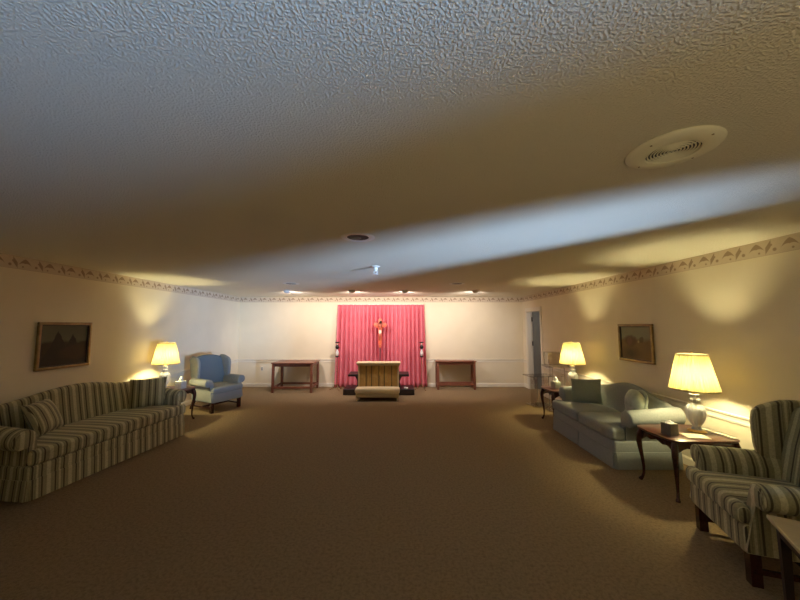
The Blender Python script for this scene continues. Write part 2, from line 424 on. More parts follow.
# ---------------------------------------------------------------- ceiling fittings
t = thing('ceiling_speaker', 'large round cream speaker grille with concentric rings on the ceiling', 'speaker', (1.27, 1.42, H))
g = G(); g.lathe([(.10, 0), (.172, 0), (.179, -.006), (.172, -.014), (.11, -.026), (.10, -.022), (.10, 0)], 56, caps=False); g.build('flange', 'cream_metal', t)
g = G(); g.lathe([(.001, -.013), (.101, -.013)], 40, caps=False); g.build('backing', 'void', t)
g = G()
for r in [.014+.0125*i for i in range(7)]:
    g.lathe([(r, -.012), (r+.0065, -.012), (r+.006, -.0175), (r+.001, -.0165), (r, -.012)], 48, caps=False)
for a in (0, PI/2): g.T = Matrix.Rotation(a+.5, 4, 'Z'); g.box(-.1, .1, -.003, .003, -.0145, -.0125)
g.T = Matrix.Identity(4); g.build('grille', 'cream_metal', t)
for k in range(4):
    a = k*PI/2+.35; g = G(); g.lathe([(.001, -.021), (.0045, -.020), (.005, -.012), (.001, -.012)], 12, (.148*math.cos(a), .148*math.sin(a), 0)); g.build('screw', 'frame_gold', t)

def downlight(x, y, label, first=[]):
    if first: return dup(first[0], (x, y, H), 0, label)
    t = thing('recessed_light', label, 'ceiling light', (x, y, H), 0, 'unlit recessed ceiling lights')
    g = G(); g.lathe([(.10, -.001), (.15, -.001), (.157, -.003), (.15, -.007), (.112, -.010), (.10, -.006), (.10, -.001)], 40, caps=False); g.build('trim_ring', 'white_metal', t)
    g = G(); g.lathe([(.001, -.004), (.10, -.004)], 36, caps=False); g.build('baffle', 'void', t)
    g = G(); g.lathe([(.001, -.012), (.03, -.011), (.045, -.008), (.05, -.004)], 24, (-.02, .02, 0), caps=False); g.build('bulb', 'box_grey', t)
    first.append(t); return t
downlight(-.37, 2.9, 'round recessed light, dark inside, nearest of its kind on the ceiling')
downlight(-2.07, 6.15, 'small unlit recessed light on the far left of the ceiling')
downlight(1.14, 6.15, 'small unlit recessed light on the far right of the ceiling')

t = thing('fire_sprinkler', 'white fire sprinkler hanging from middle of the ceiling', 'sprinkler', (-.31, 4.36, H)); t.scale = (1.45, 1.45, 1.35)
g = G(); g.lathe([(.001, 0), (.04, 0), (.042, -.006), (.03, -.012), (.02, -.014), (.001, -.014)], 24); g.build('escutcheon', 'white_metal', t)
g = G(); g.lathe([(.001, -.012), (.02, -.012), (.02, -.035), (.014, -.04), (.014, -.052), (.001, -.052)], 16)
for s_ in (-1, 1): g.tube([(s_*.012, 0, -.045), (s_*.018, 0, -.062), (s_*.004, 0, -.08)], .004, 6)
g.build('sprinkler_head', 'white_metal', t)
g = G(); g.lathe([(.001, -.080), (.026, -.080), (.028, -.084), (.001, -.086)], 16); g.build('deflector', 'white_metal', t)

eyes = [(-2.55, 'leftmost of four lit eyeball spotlights along the far ceiling'), (-1.06, 'lit eyeball spotlight above left edge of rose curtain'),
        (.16, 'lit eyeball spotlight above right half of rose curtain'), (1.77, 'rightmost of four lit eyeball spotlights along the far ceiling')]
e0 = None
for x, lab in eyes:
    if e0 is None:
        e0 = thing('eyeball_spotlight', lab, 'spotlight', (x, 7.31, H), 0, 'eyeball spotlights aimed at the far wall')
        g = G(); g.lathe([(.075, -.001), (.10, -.001), (.104, -.005), (.098, -.010), (.075, -.012), (.075, -.001)], 32, caps=False); g.build('trim_ring', 'white_metal', e0)
        T = Matrix.Translation((0, 0, 0)) @ Matrix.Rotation(math.radians(50), 4, 'X')
        g = G(); g.T = T; g.lathe([(.001, .03)] + [(.075*math.cos(a), -.075*math.sin(a)) for a in [i*.1 for i in range(0, 10)]] + [(.044, -.055), (.001, -.052)], 28)
        ey = g.build('eyeball', 'white_metal', e0)
        g = G(); g.T = T; g.lathe([(.001, -.060), (.03, -.0595), (.042, -.056), (.001, -.054)], 20); g.build('bulb', 'eye_bulb', ey)
    else: dup(e0, (x, 7.31, H), 0, lab)

# ---------------------------------------------------------------- curtain, torch stands, crucifix, kneeler
cx0, cx1, cz = -1.68, .73, 2.275
secs = []
N = 420; pleats = 21
for lev in range(22):
    z = cz - .0 - (cz-.012)*lev/21
    row = []
    k = min(1, lev/3)
    for i in range(N+1):
        s_ = i/N; x = cx0 + (cx1-cx0)*s_
        ph = 2*PI*pleats*s_ + .25*math.sin(7.3*s_*3) * k
        amp = (.026 + .034*k) * (1 + .25*math.sin(13*s_+1.7))
        y = YF - .10 - amp*math.sin(ph + .15*math.sin(z*1.6+s_*20)*k)
        if lev: x += (.07 if s_ > .5 else -.07)*abs(2*s_-1)**5*(lev/21)
        row.append((x, y, z))
    secs.append(row)
g = G(); g.loft(secs, closed=False)
t = thing('rose_curtain', 'floor length rose pink pleated curtain covering middle of far wall', 'curtain', (0, 0, 0))
cu = g.build('drape', 'curtain', t, ang=80)
sm = cu.modifiers.new('thick', 'SOLIDIFY'); sm.thickness = .004
g = G(); g.rbox(cx0-.01, cx1+.01, YF-.055, YF-.03, cz-.02, cz+.012, .005)
for x in (cx0+.05, (cx0+cx1)/2, cx1-.05): g.box(x-.012, x+.012, YF-.04, YF, cz-.015, cz+.005)
g.build('curtain_rail', 'white_metal', t)

def torch(x, y, label, first=[]):
    if first: return dup(first[0], (x, y, 0), 0, label)
    t = thing('torchere_stand', label, 'lamp stand', (x, y, 0), 0, 'torchere stands beside the curtain')
    for k in range(3):
        a = -PI/2 + k*2*PI/3 + .5
        c_, s_ = math.cos(a), math.sin(a)
        g = G(); g.tube([(0, 0, .13), (.05*c_, .05*s_, .11), (.10*c_, .10*s_, .05), (.15*c_, .15*s_, .02), (.19*c_, .19*s_, .012)], [.012, .012, .010, .009, .012], 8); g.build('leg', 'dark_brass', t)
    g = G(); g.lathe([(.001, .08), (.016, .09), (.02, .12), (.009, .16), (.009, .45), (.016, .47), (.009, .49), (.009, .84), (.001, .84)], 16); g.build('pole', 'dark_brass', t)
    g = G(); g.lathe([(.001, .84), (.02, .845), (.05, .865), (.055, .88), (.02, .885), (.001, .885)], 24); g.build('drip_cup', 'black', t)
    g = G(); g.lathe([(.001, .885), (.022, .888), (.040, .92), (.045, .96), (.034, 1.0), (.022, 1.03), (.020, 1.06), (.001, 1.06)], 24); g.build('globe', 'crystal', t)
    g = G(); g.lathe([(.001, 1.06), (.025, 1.065), (.045, 1.09), (.05, 1.13), (.03, 1.16), (.022, 1.18), (.001, 1.18)], 24); g.build('collar', 'black', t)
    g = G(); g.lathe([(.001, 1.178), (.016, 1.18), (.016, 1.225), (.001, 1.228)], 20); g.build('candle', 'ivory', t)
    g = G(); g.lathe([(.001, 1.225), (.05, 1.23), (.062, 1.25), (.058, 1.255), (.03, 1.24), (.001, 1.24)], 24); g.build('bowl', 'black', t)
    first.append(t)
torch(-1.62, 8.62, 'slim metal torchere stand in front of left edge of pink curtain')
torch(.63, 8.62, 'slim metal torchere stand in front of right edge of pink curtain')

# crucifix on a floor stand
t = thing('standing_crucifix', 'orange wooden crucifix on a slim dark stand before pink curtain', 'crucifix', (-.48, 8.66, 0))
g = G(); g.lathe([(.001, 0), (.15, 0), (.15, .02), (.10, .035), (.04, .06), (.018, .1), (.001, .1)], 28); g.build('base', 'dark_wood', t)
g = G(); g.lathe([(.001, .09), (.012, .1), (.012, 1.14), (.02, 1.16), (.001, 1.17)], 14); g.build('pole', 'dark_wood', t)
g = G()
def board(pts): g.prism(pts, 'y', -.012, .012, .004)
W_ = .052
board([(-.028, 1.10), (.028, 1.10), (.045, 1.22), (W_, 1.60), (W_, 1.80), (.055, 1.84), (0, 1.90), (-.055, 1.84), (-W_, 1.80), (-W_, 1.60), (-.045, 1.22)])
board([(-.15, 1.665), (-.10, 1.64), (.10, 1.64), (.15, 1.665), (.185, 1.70), (.15, 1.76), (.10, 1.77), (-.10, 1.77), (-.15, 1.76), (-.185, 1.70)])
g.build('cross', 'coral_wood', t)
# corpus: one continuous skinned figure
bm = bmesh.new(); sk = bm.verts.layers.skin.verify()
J = {'pel': (0, -.03, 1.42, .026), 'wai': (0, -.032, 1.50, .024), 'che': (0, -.038, 1.58, .034), 'nek': (.004, -.04, 1.64, .013), 'hed': (.012, -.05, 1.685, .024),
     'ls': (-.04, -.036, 1.62, .015), 'le': (-.085, -.03, 1.66, .010), 'lh': (-.14, -.022, 1.70, .008),
     'rs': (.04, -.036, 1.62, .015), 're': (.085, -.03, 1.66, .010), 'rh': (.14, -.022, 1.70, .008),
     'lk': (-.015, -.06, 1.31, .017), 'lf': (-.004, -.028, 1.20, .010), 'rk': (.020, -.06, 1.31, .017), 'rf': (.006, -.034, 1.20, .010)}
vv = {k: bm.verts.new(p[:3]) for k, p in J.items()}
for k, p in J.items(): vv[k][sk].radius = (p[3], p[3])
vv['pel'][sk].use_root = True
for a, b_ in (('pel', 'wai'), ('wai', 'che'), ('che', 'nek'), ('nek', 'hed'), ('che', 'ls'), ('ls', 'le'), ('le', 'lh'), ('che', 'rs'), ('rs', 're'), ('re', 'rh'), ('pel', 'lk'), ('lk', 'lf'), ('pel', 'rk'), ('rk', 'rf')):
    bm.edges.new((vv[a], vv[b_]))
me = bpy.data.meshes.new('corpus'); bm.to_mesh(me); bm.free(); me.materials.append(M['corpus'])
co = bpy.data.objects.new('corpus', me); col.objects.link(co); co.parent = t
co.location = (0, -.005, .10); co.modifiers.new('skin', 'SKIN'); ss = co.modifiers.new('sub', 'SUBSURF'); ss.levels = ss.render_levels = 1
g = G(); g.lathe([(.03, 1.37), (.04, 1.40), (.038, 1.44), (.03, 1.47)], 20, (0, -.035, 0), .003, 7); g.build('loincloth', 'ivory', co)
g = G(); g.lathe([(.001, 1.715), (.02, 1.713), (.029, 1.695), (.028, 1.67), (.02, 1.655)], 16, (.012, -.043, 0), .002, 6, caps=False); g.build('hair', 'dark_wood', co)

# bier behind the kneeler
t = thing('casket_bier', 'low near-black wooden bier behind the gold kneeler', 'bier', (-.48, 8.22, 0))
g = G(); g.rbox(-.86, .88, -.28, .28, 0, .145, .015); g.build('base', 'dark_wood', t)
g = G(); secs = []
for k in range(9):
    u_ = k/8; z = .145 + .30*u_; w = .56 - .05*math.sin(PI*u_); dd = .20
    secs.append([(-w-.02*u_, -dd, z), (w+.02*u_, -dd, z), (w+.02*u_, dd, z), (-w-.02*u_, dd, z)])
g.loft(secs); g.build('pedestal', 'dark_wood', t)
g = G(); g.rbox(-.75, .75, -.26, .26, .445, .50, .012); g.build('top', 'dark_wood', t)
g = G(); g.rbox(-.05, .05, -.03, .03, 0, .028, .012, .006); o = tag(g.build('paper_packet', 'tissue'), 'small white packet lying on right end of dark bier base', 'packet'); o.location = (.20, 8.03, .150)

# kneeler
t = thing('prayer_kneeler', 'wide kneeler with tan padded top and olive gold pleated front', 'kneeler', (-.465, 7.30, 0))
g = G(); g.rbox(-.53, .53, .40, .62, .775, .825, .024, .004); g.build('arm_pad', 'pad', t)
g = G(); g.rbox(-.515, .515, .42, .61, .74, .775, .008); g.build('arm_shelf', 'pad_edge', t)
secs = []
for lev in range(8):
    z = .14 + .61*lev/7; row = []
    for i in range(161):
        s_ = i/160; x = -.455+.91*s_
        f = s_*6; fr_ = f - math.floor(f)
        y = .47 + .014*abs(math.cos(PI*f))**.35*-1 + .004*math.sin(40*s_+z*3)
        row.append((x, y, z))
    secs.append(row)
g = G(); g.loft(secs, closed=False); g.rbox(-.455, .455, .48, .56, .14, .745, .01); g.build('front_panel', 'gold_fabric', t)
for i in range(5):
    x = -.455 + .91*(i+1)/6 + (-.012 if i % 2 else .01)
    g = G(); g.rbox(x-.011, x+.011, .447, .462, .15, .74, .005); g.build('slat', 'gold_dark', t)
for s_ in (-1, 1):
    g = G(); g.rbox(s_*.47-.018, s_*.47+.018, .44, .58, .0, .745, .006); g.build('side_post', 'pad_edge', t)
g = G(); g.rbox(-.505, .505, -.02, .27, .17, .285, .045, .008); g.build('knee_pad', 'pad', t)
g = G(); g.rbox(-.485, .485, .0, .25, .085, .175, .01); g.rbox(-.485, .485, .25, .5, .10, .15, .01); g.build('knee_board', 'pad_edge', t)
for x, y in ((-.44, .04), (.44, .04), (-.44, .22), (.44, .22)):
    g = G(); g.tube([(x, y, .09), (x, y, 0)], [.022, .016], 8); g.build('leg', 'pad_edge', t)

# console tables
def console(loc, W, D, label, group):
    t = thing('console_table', label, 'table', loc, 0, group)
    g = G(); g.rbox(-W/2-.02, W/2+.02, -D/2-.02, D/2+.02, .725, .75, .006); g.build('tabletop', 'cherry', t)
    g = G()
    a = .028
    for s_ in (-1, 1):
        g.rbox(-W/2+.03, W/2-.03, s_*(D/2-.03)-.01, s_*(D/2-.03)+.01, .65, .725, .003)
        g.rbox(s_*(W/2-.03)-.01, s_*(W/2-.03)+.01, -D/2+.03, D/2-.03, .65, .725, .003)
    g.build('apron', 'cherry', t)
    for sx in (-1, 1):
        for sy in (-1, 1):
            g = G(); g.prism([(sx*(W/2-a)-a, sy*(D/2-a)-a), (sx*(W/2-a)+a, sy*(D/2-a)-a), (sx*(W/2-a)+a, sy*(D/2-a)+a), (sx*(W/2-a)-a, sy*(D/2-a)+a)], 'z', 0, .725, .004); g.build('leg', 'cherry', t)
    for sy in (-1, 1):
        g = G(); g.rbox(-W/2+.04, W/2-.04, sy*(D/2-.03)-.014, sy*(D/2-.03)+.014, .10, .155, .004); g.build('stretcher', 'cherry', t)
    for sx in (-1, 1):
        g = G(); g.rbox(sx*(W/2-.03)-.014, sx*(W/2-.03)+.014, -D/2+.04, D/2-.04, .10, .155, .004); g.build('stretcher', 'cherry', t)
    return t
console((-2.68, 8.56, 0), 1.03, .70, 'deep open cherry wood console table left of pink curtain', 'open cherry console tables')
console((1.55, 8.80, 0), 1.03, .36, 'shallow open cherry wood console table right of pink curtain', 'open cherry console tables')

# ---------------------------------------------------------------- sofas
def roll_poly(s_, xo, th, z0, zc, r, n=22):
    """arm section: upright panel topped by an outward roll. s_=+1 right arm. xo: outer panel face"""
    xin = xo - th
    cxr = xo - r*.35
    pts = [(xin, z0), (xo-.005, z0), (xo-.01, zc-r*.9)]
    a0, a1 = -PI*.38, PI*.92
    for i in range(n+1):
        a = a0 + (a1-a0)*i/n
        pts.append((cxr+.5*r + r*math.cos(a)*1.05, zc + r*math.sin(a)))
    pts.append((xin, zc - r*.35))
    return [(s_*x, z) for x, z in pts]

def t_cushion(g, xa, xb, y0, y1, ya, z0, z1, earl, earr, r=.04, crown=.014):
    """seat cushion from y0 (front) to y1 (rear); ears in front of ya"""
    g.rbox(xa, xb, y0, y1, z0, z1, r, crown)
    if earl: g.rbox(xa-earl, xa+.12, y0, ya, z0+.002, z1-.002, r, .004)
    if earr: g.rbox(xb-.12, xb+earr, y0, ya, z0+.002, z1-.002, r, .004)

def sofa(name, label, W, D, nseat, h0, hump, loc, rz, mx_, my_, armz=.575, rr=.10, setback=.09):
    """local: x along the length, front at -y"""
    t = thing(name, label, 'sofa', loc, rz)
    hw, hd = W/2, D/2
    g = G(); g.rbox(-hw+.02, hw-.02, -hd+.02, hd-.06, .17, .33, .03); g.build('seat_frame', mx_, t)
    # skirt with corner kick pleats
    g = G()
    o_ = .0
    def panel(ax, a, b_, f, sgn):
        secs = []
        for z in (.0+.012, .06, .12, .18, .20):
            k = (.20-z)/.20*.012
            row = []
            if ax == 'x': row = [(a, f-sgn*0-(-sgn)*k, z), (b_, f+sgn*k, z), (b_, f+sgn*k-sgn*.012, z), (a, f+sgn*k-sgn*.012, z)]
            else: row = [(f+sgn*k, a, z), (f+sgn*k, b_, z), (f+sgn*k-sgn*.012, b_, z), (f+sgn*k-sgn*.012, a, z)]
            secs.append(row)
        g.loft(secs)
    panel('x', -hw+.035, -.012, -hd+.012, -1); panel('x', .012, hw-.035, -hd+.012, -1); panel('x', -.05, .05, -hd+.022, -1)
    for s_ in (-1, 1): panel('y', -hd+.035, hd-.08, s_*(hw-.012), s_)
    for s_ in (-1, 1):
        panel('x', s_*(hw-.05)-.03, s_*(hw-.05)+.03, -hd+.024, -1); panel('y', -hd+.02, -hd+.06, s_*(hw-.024), s_)
    panel('x', -hw+.035, hw-.035, hd-.07, 1)
    g.build('skirt', mx_, t)
    aw = .12; xin = hw - aw
    ya = -hd + setback       # arm front
    n_ = nseat; wc = 2*xin/n_
    for k in range(n_):
        xa, xb = -xin+k*wc+.006, -xin+(k+1)*wc-.006
        g = G(); t_cushion(g, xa, xb, -hd+.0, hd-.24, ya-.004, .325, .475, aw-.01 if k == 0 else 0, aw-.01 if k == n_-1 else 0)
        g.build('seat_cushion', mx_, t)
    # camel back
    secs = []; NS = 36
    for i in range(NS+1):
        x = -hw+.03 + (2*hw-.06)*i/NS; q = abs(x)/hw
        h = h0 + hump*(.5+.5*math.cos(PI*min(1, q*1.15))) - .05*max(0, q-.8)/.2
        e = min(1, min(i, NS-i)/1.5); th = .5*(.09)*(.55+.45*e)
        y0 = hd-.20; y1 = hd-.04
        pts = [(x, hd-.26, .36), (x, hd-.235, .50), (x, hd-.205, .64), (x, hd-.165, h-.07)]
        ctr_y = hd-.165+.055; R_ = .055
        for k in range(1, 8):
            a = PI - PI*k/8
            pts.append((x, ctr_y + R_*math.cos(a), h-.07 + .07*math.sin(a)))
        pts += [(x, hd-.05, h-.09), (x, hd-.06, .5), (x, hd-.07, .2)]
        secs.append(pts)
    g = G(); g.loft(secs); g.build('backrest', mx_, t, ang=50)
    for s_ in (-1, 1):
        poly = roll_poly(s_, hw-.03, aw-.03, .18, armz, rr)
        g = G(); g.prism(poly, 'y', ya, hd-.10, .018)
        g.v = [(x + s_*.05*max(0, (y-ya)/D)*max(0, z-.4)/.3, y, z + .075*max(0, (y-ya)/D)*max(0, z-.3)/.35) for x, y, z in g.v]
        ar = g.build('armrest', my_, t, ang=50)
        # scroll facing
        g = G(); cxr = hw-.03 - rr*.35 + .5*rr
        g.T = Matrix.Translation((s_*cxr, ya+.004, armz)) @ Matrix.Rotation(PI/2, 4, 'X')
        g.lathe([(.001, 0), (rr*.72, 0), (rr*.80, -.002), (rr*.80, .006), (rr*.72, .010), (.001, .012)], 28); g.build('scroll', my_, ar)
    return t

SL = sofa('striped_sofa', 'long camelback sofa in olive striped fabric against left wall', 1.97, .92, 1, .83, .10, (-3.86, 4.20, 0), math.radians(83.5), 'stripe_x', 'stripe_y')
SR = sofa('sage_loveseat', 'two-seat camelback loveseat in plain sage fabric under right wall painting', 1.53, .88, 2, .745, .125, (2.965, 4.635, 0), math.radians(-90), 'sage', 'sage', setback=.17)

def pillow(name, mat, label, w, h, th, loc, rot, group=None, puff=1.0, ripple=0):
    """square throw pillow standing in its x,z plane, base at z=0"""
    g = G(); N_ = 16; vs = []; fs = []
    for sgn in (1, -1):
        for i in range(N_+1):
            for j in range(N_+1):
                u_, v_ = -1+2*i/N_, -1+2*j/N_
                e = (max(0, 1-abs(u_)**2.6)*max(0, 1-abs(v_)**2.6))**.55
                pin = 1 - .07*(1-abs(u_)**2)*abs(v_)**3; pin2 = 1 - .07*(1-abs(v_)**2)*abs(u_)**3
                y = sgn*(th/2)*e*(1+ripple*math.sin(u_*9+v_*7))
                vs.append((u_*w/2*pin2, y, h/2 + v_*h/2*pin))
    n1 = (N_+1)**2
    for i in range(N_):
        for j in range(N_):
            a = i*(N_+1)+j
            fs.append((a, a+1, a+N_+2, a+N_+1)); fs.append((n1+a, n1+a+N_+1, n1+a+N_+2, n1+a+1))
    g.add(vs, fs)
    # welt around the seam
    P_ = []
    for k in range(64):
        a = k/64*4; sd = int(a); f = -1+2*(a-sd)
        u_, v_ = [(f, -1), (1, f), (-f, 1), (-1, -f)][sd]
        pin = 1 - .07*(1-abs(u_)**2)*abs(v_)**3; pin2 = 1 - .07*(1-abs(v_)**2)*abs(u_)**3
        P_.append((u_*w/2*pin2, 0, h/2+v_*h/2*pin))
    g.tube(P_+[P_[0]], .006, 6)
    o = g.build(name, mat, None, ang=60); o.location = loc; o.rotation_euler = rot
    return tag(o, label, 'pillow', group)
R = math.radians
pillow('throw_pillow', 'stripe_x', 'striped square pillow leaning at far arm of long striped sofa', .44, .42, .15, (-3.72, 4.86, .485), (R(-18), 0, R(38)), 'striped sofa pillows')
pillow('throw_pillow', 'stripe_x', 'striped square pillow slumped beside near arm of long striped sofa', .42, .38, .16, (-3.93, 3.74, .485), (R(-26), 0, R(108)), 'striped sofa pillows')
pillow('throw_pillow', 'sage_dark', 'dark green square pillow against far arm of sage loveseat', .42, .38, .14, (2.92, 5.06, .485), (R(-20), R(-5), R(-42)))

# bolster-like plump pillow at the near arm of the loveseat
g = G(); g.T = Matrix.Rotation(R(-28), 4, 'X')
secs = []
g.lathe([(.001, -.085), (.07, -.08), (.13, -.055), (.165, -.02), (.172, 0), (.165, .02), (.13, .055), (.07, .08), (.001, .085)], 36, rip=.004, nr=12)
g.v = [(x, z, y) for x, y, z in g.v]
g.v = [(x, y, z+.16) for x, y, z in g.v]
o = g.build('round_pillow', 'silver_sage', None, ang=60); o.location = (3.00, 4.27, .475); o.scale = (1.22, 1.22, 1.22); o.rotation_euler = (R(-24), R(8), R(-105))
tag(o, 'plump pale satin round pillow by near arm of sage loveseat', 'pillow')
g = G(); g.tube([(.168*math.cos(a), 0, .16+.168*math.sin(a)) for a in [i*2*PI/40 for i in range(41)]], .013, 8); g.T = Matrix.Identity(4)
rf = g.build('ruffle', 'silver_sage', o)

# ---------------------------------------------------------------- wing chairs
def wing_chair(label, loc, rz, mx_, my_, mback, group=None):
    t = thing('wing_chair', label, 'armchair', loc, rz, group)
    hw = .35
    g = G(); g.rbox(-.33, .33, -.385, .30, .19, .375, .03); g.build('seat_frame', mx_, t)
    g = G(); t_cushion(g, -.245, .245, -.41, .22, -.325, .365, .485, .085, .085, .04, .018); g.build('seat_cushion', mx_, t)
    secs = []; NS = 18
    for i in range(NS+1):
        x = -.29+.58*i/NS; q = abs(x)/.29
        h = 1.075 - .055*q**2.2
        def yb(z): return .15 + (z-.4)*.22
        pts = [(x, yb(.36), .36), (x, yb(.55)-.01, .55), (x, yb(.75)-.015, .75), (x, yb(h-.06)-.0, h-.05)]
        for k in range(1, 7):
            a = PI - PI*k/7
            pts.append((x, yb(h)+.045+.05*math.cos(a), h-.05+.05*math.sin(a)))
        pts += [(x, yb(.8)+.10, .8), (x, yb(.5)+.11, .5), (x, .30, .19)]
        secs.append(pts)
    g = G(); g.loft(secs); g.build('backrest', mback, t, ang=50)
    for s_ in (-1, 1):
        # wing: side panel from the back, curving forward, then down into the arm
        prof = [(.28, .48), (.19, .50), (.11, .55), (.07, .62), (.055, .70), (.05, .80), (.05, .90), (.065, .96), (.10, 1.00), (.16, 1.03), (.23, 1.055), (.33, 1.06), (.40, 1.0), (.36, .8), (.31, .6)]
        secs = []
        for tt, k in ((-.030, .02), (-.024, .006), (-.012, 0), (.012, 0), (.024, .006), (.030, .02)):
            row = []
            cy_, cz_ = .20, .80
            for y, z in prof:
                l = math.hypot(y-cy_, z-cz_); f = 1-k/l
                yy, zz = cy_+(y-cy_)*f, cz_+(z-cz_)*f
                fl = .300 + .035*max(0, (.25-yy))/.3 + .01
                row.append((s_*(fl+tt), yy, zz))
            secs.append(row)
        g = G(); g.loft(secs); g.build('wing', my_, t, ang=50)
        poly = roll_poly(s_, .345, .085, .21, .565, .078)
        g = G(); g.prism(poly, 'y', -.32, .22, .018)
        g.v = [(x, y - (.065*max(0, (.52-z)/.32) if y < -.2 else 0), z) for x, y, z in g.v]; ar = g.build('armrest', my_, t, ang=50)
        g = G(); cxr = .345 - .078*.35 + .5*.078
        g.T = Matrix.Translation((s_*cxr, -.317, .565)) @ Matrix.Rotation(PI/2, 4, 'X')
        g.lathe([(.001, 0), (.050, 0), (.055, -.002), (.055, .006), (.05, .010), (.001, .012)], 24); g.build('scroll', my_, ar)
        g = G(); g.prism([(s_*.29-.028, -.33-.028), (s_*.29+.028, -.33-.028), (s_*.29+.028, -.33+.028), (s_*.29-.028, -.33+.028)], 'z', 0, .2, .004); g.build('leg', 'mahogany', t)
        g = G(); g.tube([(s_*.27, .27, .2), (s_*.275, .31, .1), (s_*.28, .36, 0)], [.026, .022, .018], sq=True); g.build('leg', 'mahogany', t)
        g = G(); g.rbox(s_*.29-.012, s_*.29+.012, -.31, .30, .07, .10, .003); g.build('stretcher', 'mahogany', t)
    g = G(); g.rbox(-.285, .285, -.012, .012, .07, .10, .003); g.build('stretcher', 'mahogany', t)
    return t
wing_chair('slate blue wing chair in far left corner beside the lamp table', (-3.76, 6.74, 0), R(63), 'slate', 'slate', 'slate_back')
wc_ = wing_chair('olive striped wing chair nearest camera beside the right lamp table', (2.745, 2.40, 0), R(-109), 'stripe_x', 'stripe_y', 'stripe_x')
wc_.scale = (1.03, 1.03, 1.03)

# ---------------------------------------------------------------- lamp tables
def end_table(label, loc, rz, W=.54, D=.72):
    t = thing('lamp_table', label, 'table', loc, rz, 'mahogany lamp tables with curved legs')
    g = G(); poly = []
    for k in range(72):
        a = 2*PI*k/72; c_, s_ = math.cos(a), math.sin(a)
        p = 8; r = (abs(c_)**p + abs(s_)**p)**(-1/p)
        poly.append((c_*r*W/2*(1+.018*math.cos(4*a)), s_*r*D/2*(1+.018*math.cos(4*a))))
    def sec(z, k): return [(x*(1-k/(W/2)), y*(1-k/(D/2)), z) for x, y in poly]
    g.loft([sec(.552, .02), sec(.555, .008), sec(.562, .004), sec(.566, 0), sec(.576, 0), sec(.580, .006)]); g.build('tabletop', 'table_top', t)
    w, d = W/2-.055, D/2-.055
    for s_ in (-1, 1):
        for ax in 'xy':
            g = G(); L_ = (w if ax == 'y' else d) ; pts = []
            for i in range(17):
                q = -1+2*i/16; pts.append((q*(L_), .50 - .045*(abs(q)**2) + .012*math.cos(q*PI*3)))
            pts = pts + [(L_, .556), (-L_, .556)]
            off = s_*(d if ax == 'y' else w)
            g.prism(pts, 'y' if ax == 'y' else 'x', off-.010, off+.010, .002); g.build('apron', 'mahogany', t)
    for sx in (-1, 1):
        for sy in (-1, 1):
            o_ = [(0, .555), (.008, .52), (.022, .47), (.026, .42), (.018, .34), (.004, .24), (-.004, .15), (-.002, .08), (.012, .035), (.028, .014), (.034, 0.004)]
            rd = [.024, .027, .030, .029, .023, .018, .014, .012, .014, .020, .017]
            q = .707
            g = G(); g.tube([(sx*(w+a*q), sy*(d+a*q), z) for a, z in o_], rd, 10); g.build('leg', 'mahogany', t)
    return t
end_table('mahogany lamp table between sage loveseat and striped wing chair', (2.985, 3.43, 0), 0, .70, .54)
end_table('mahogany lamp table at far end of sage loveseat', (2.95, 5.77, 0), 0, .70, .50)
end_table('mahogany lamp table between striped sofa and blue wing chair', (-4.02, 5.72, 0), 0, .70, .54)
end_table('mahogany side table at near end of the long striped sofa, mostly cut off', (-4.03, 2.72, 0), 0, .70, .54)

# small pale topped table in the corner of view
t = thing('side_table', 'low table with pale top in front of the striped wing chair', 'table', (2.22, 2.03, 0), R(-31))
g = G(); g.rbox(0, .55, -.55, 0, .525, .55, .006); g.build('tabletop', 'beige_top', t)
g = G(); g.box(.04, .51, -.52, -.50, .46, .525); g.box(.04, .51, -.05, -.03, .46, .525); g.box(.03, .05, -.51, -.04, .46, .525); g.box(.50, .52, -.51, -.04, .46, .525); g.build('apron', 'dark_wood', t, smooth=False)
for x in (.05, .50):
    for y in (-.05, -.50):
        g = G(); g.tube([(x, y, .53), (x, y, 0)], [.022, .015], sq=True); g.build('leg', 'dark_wood', t)

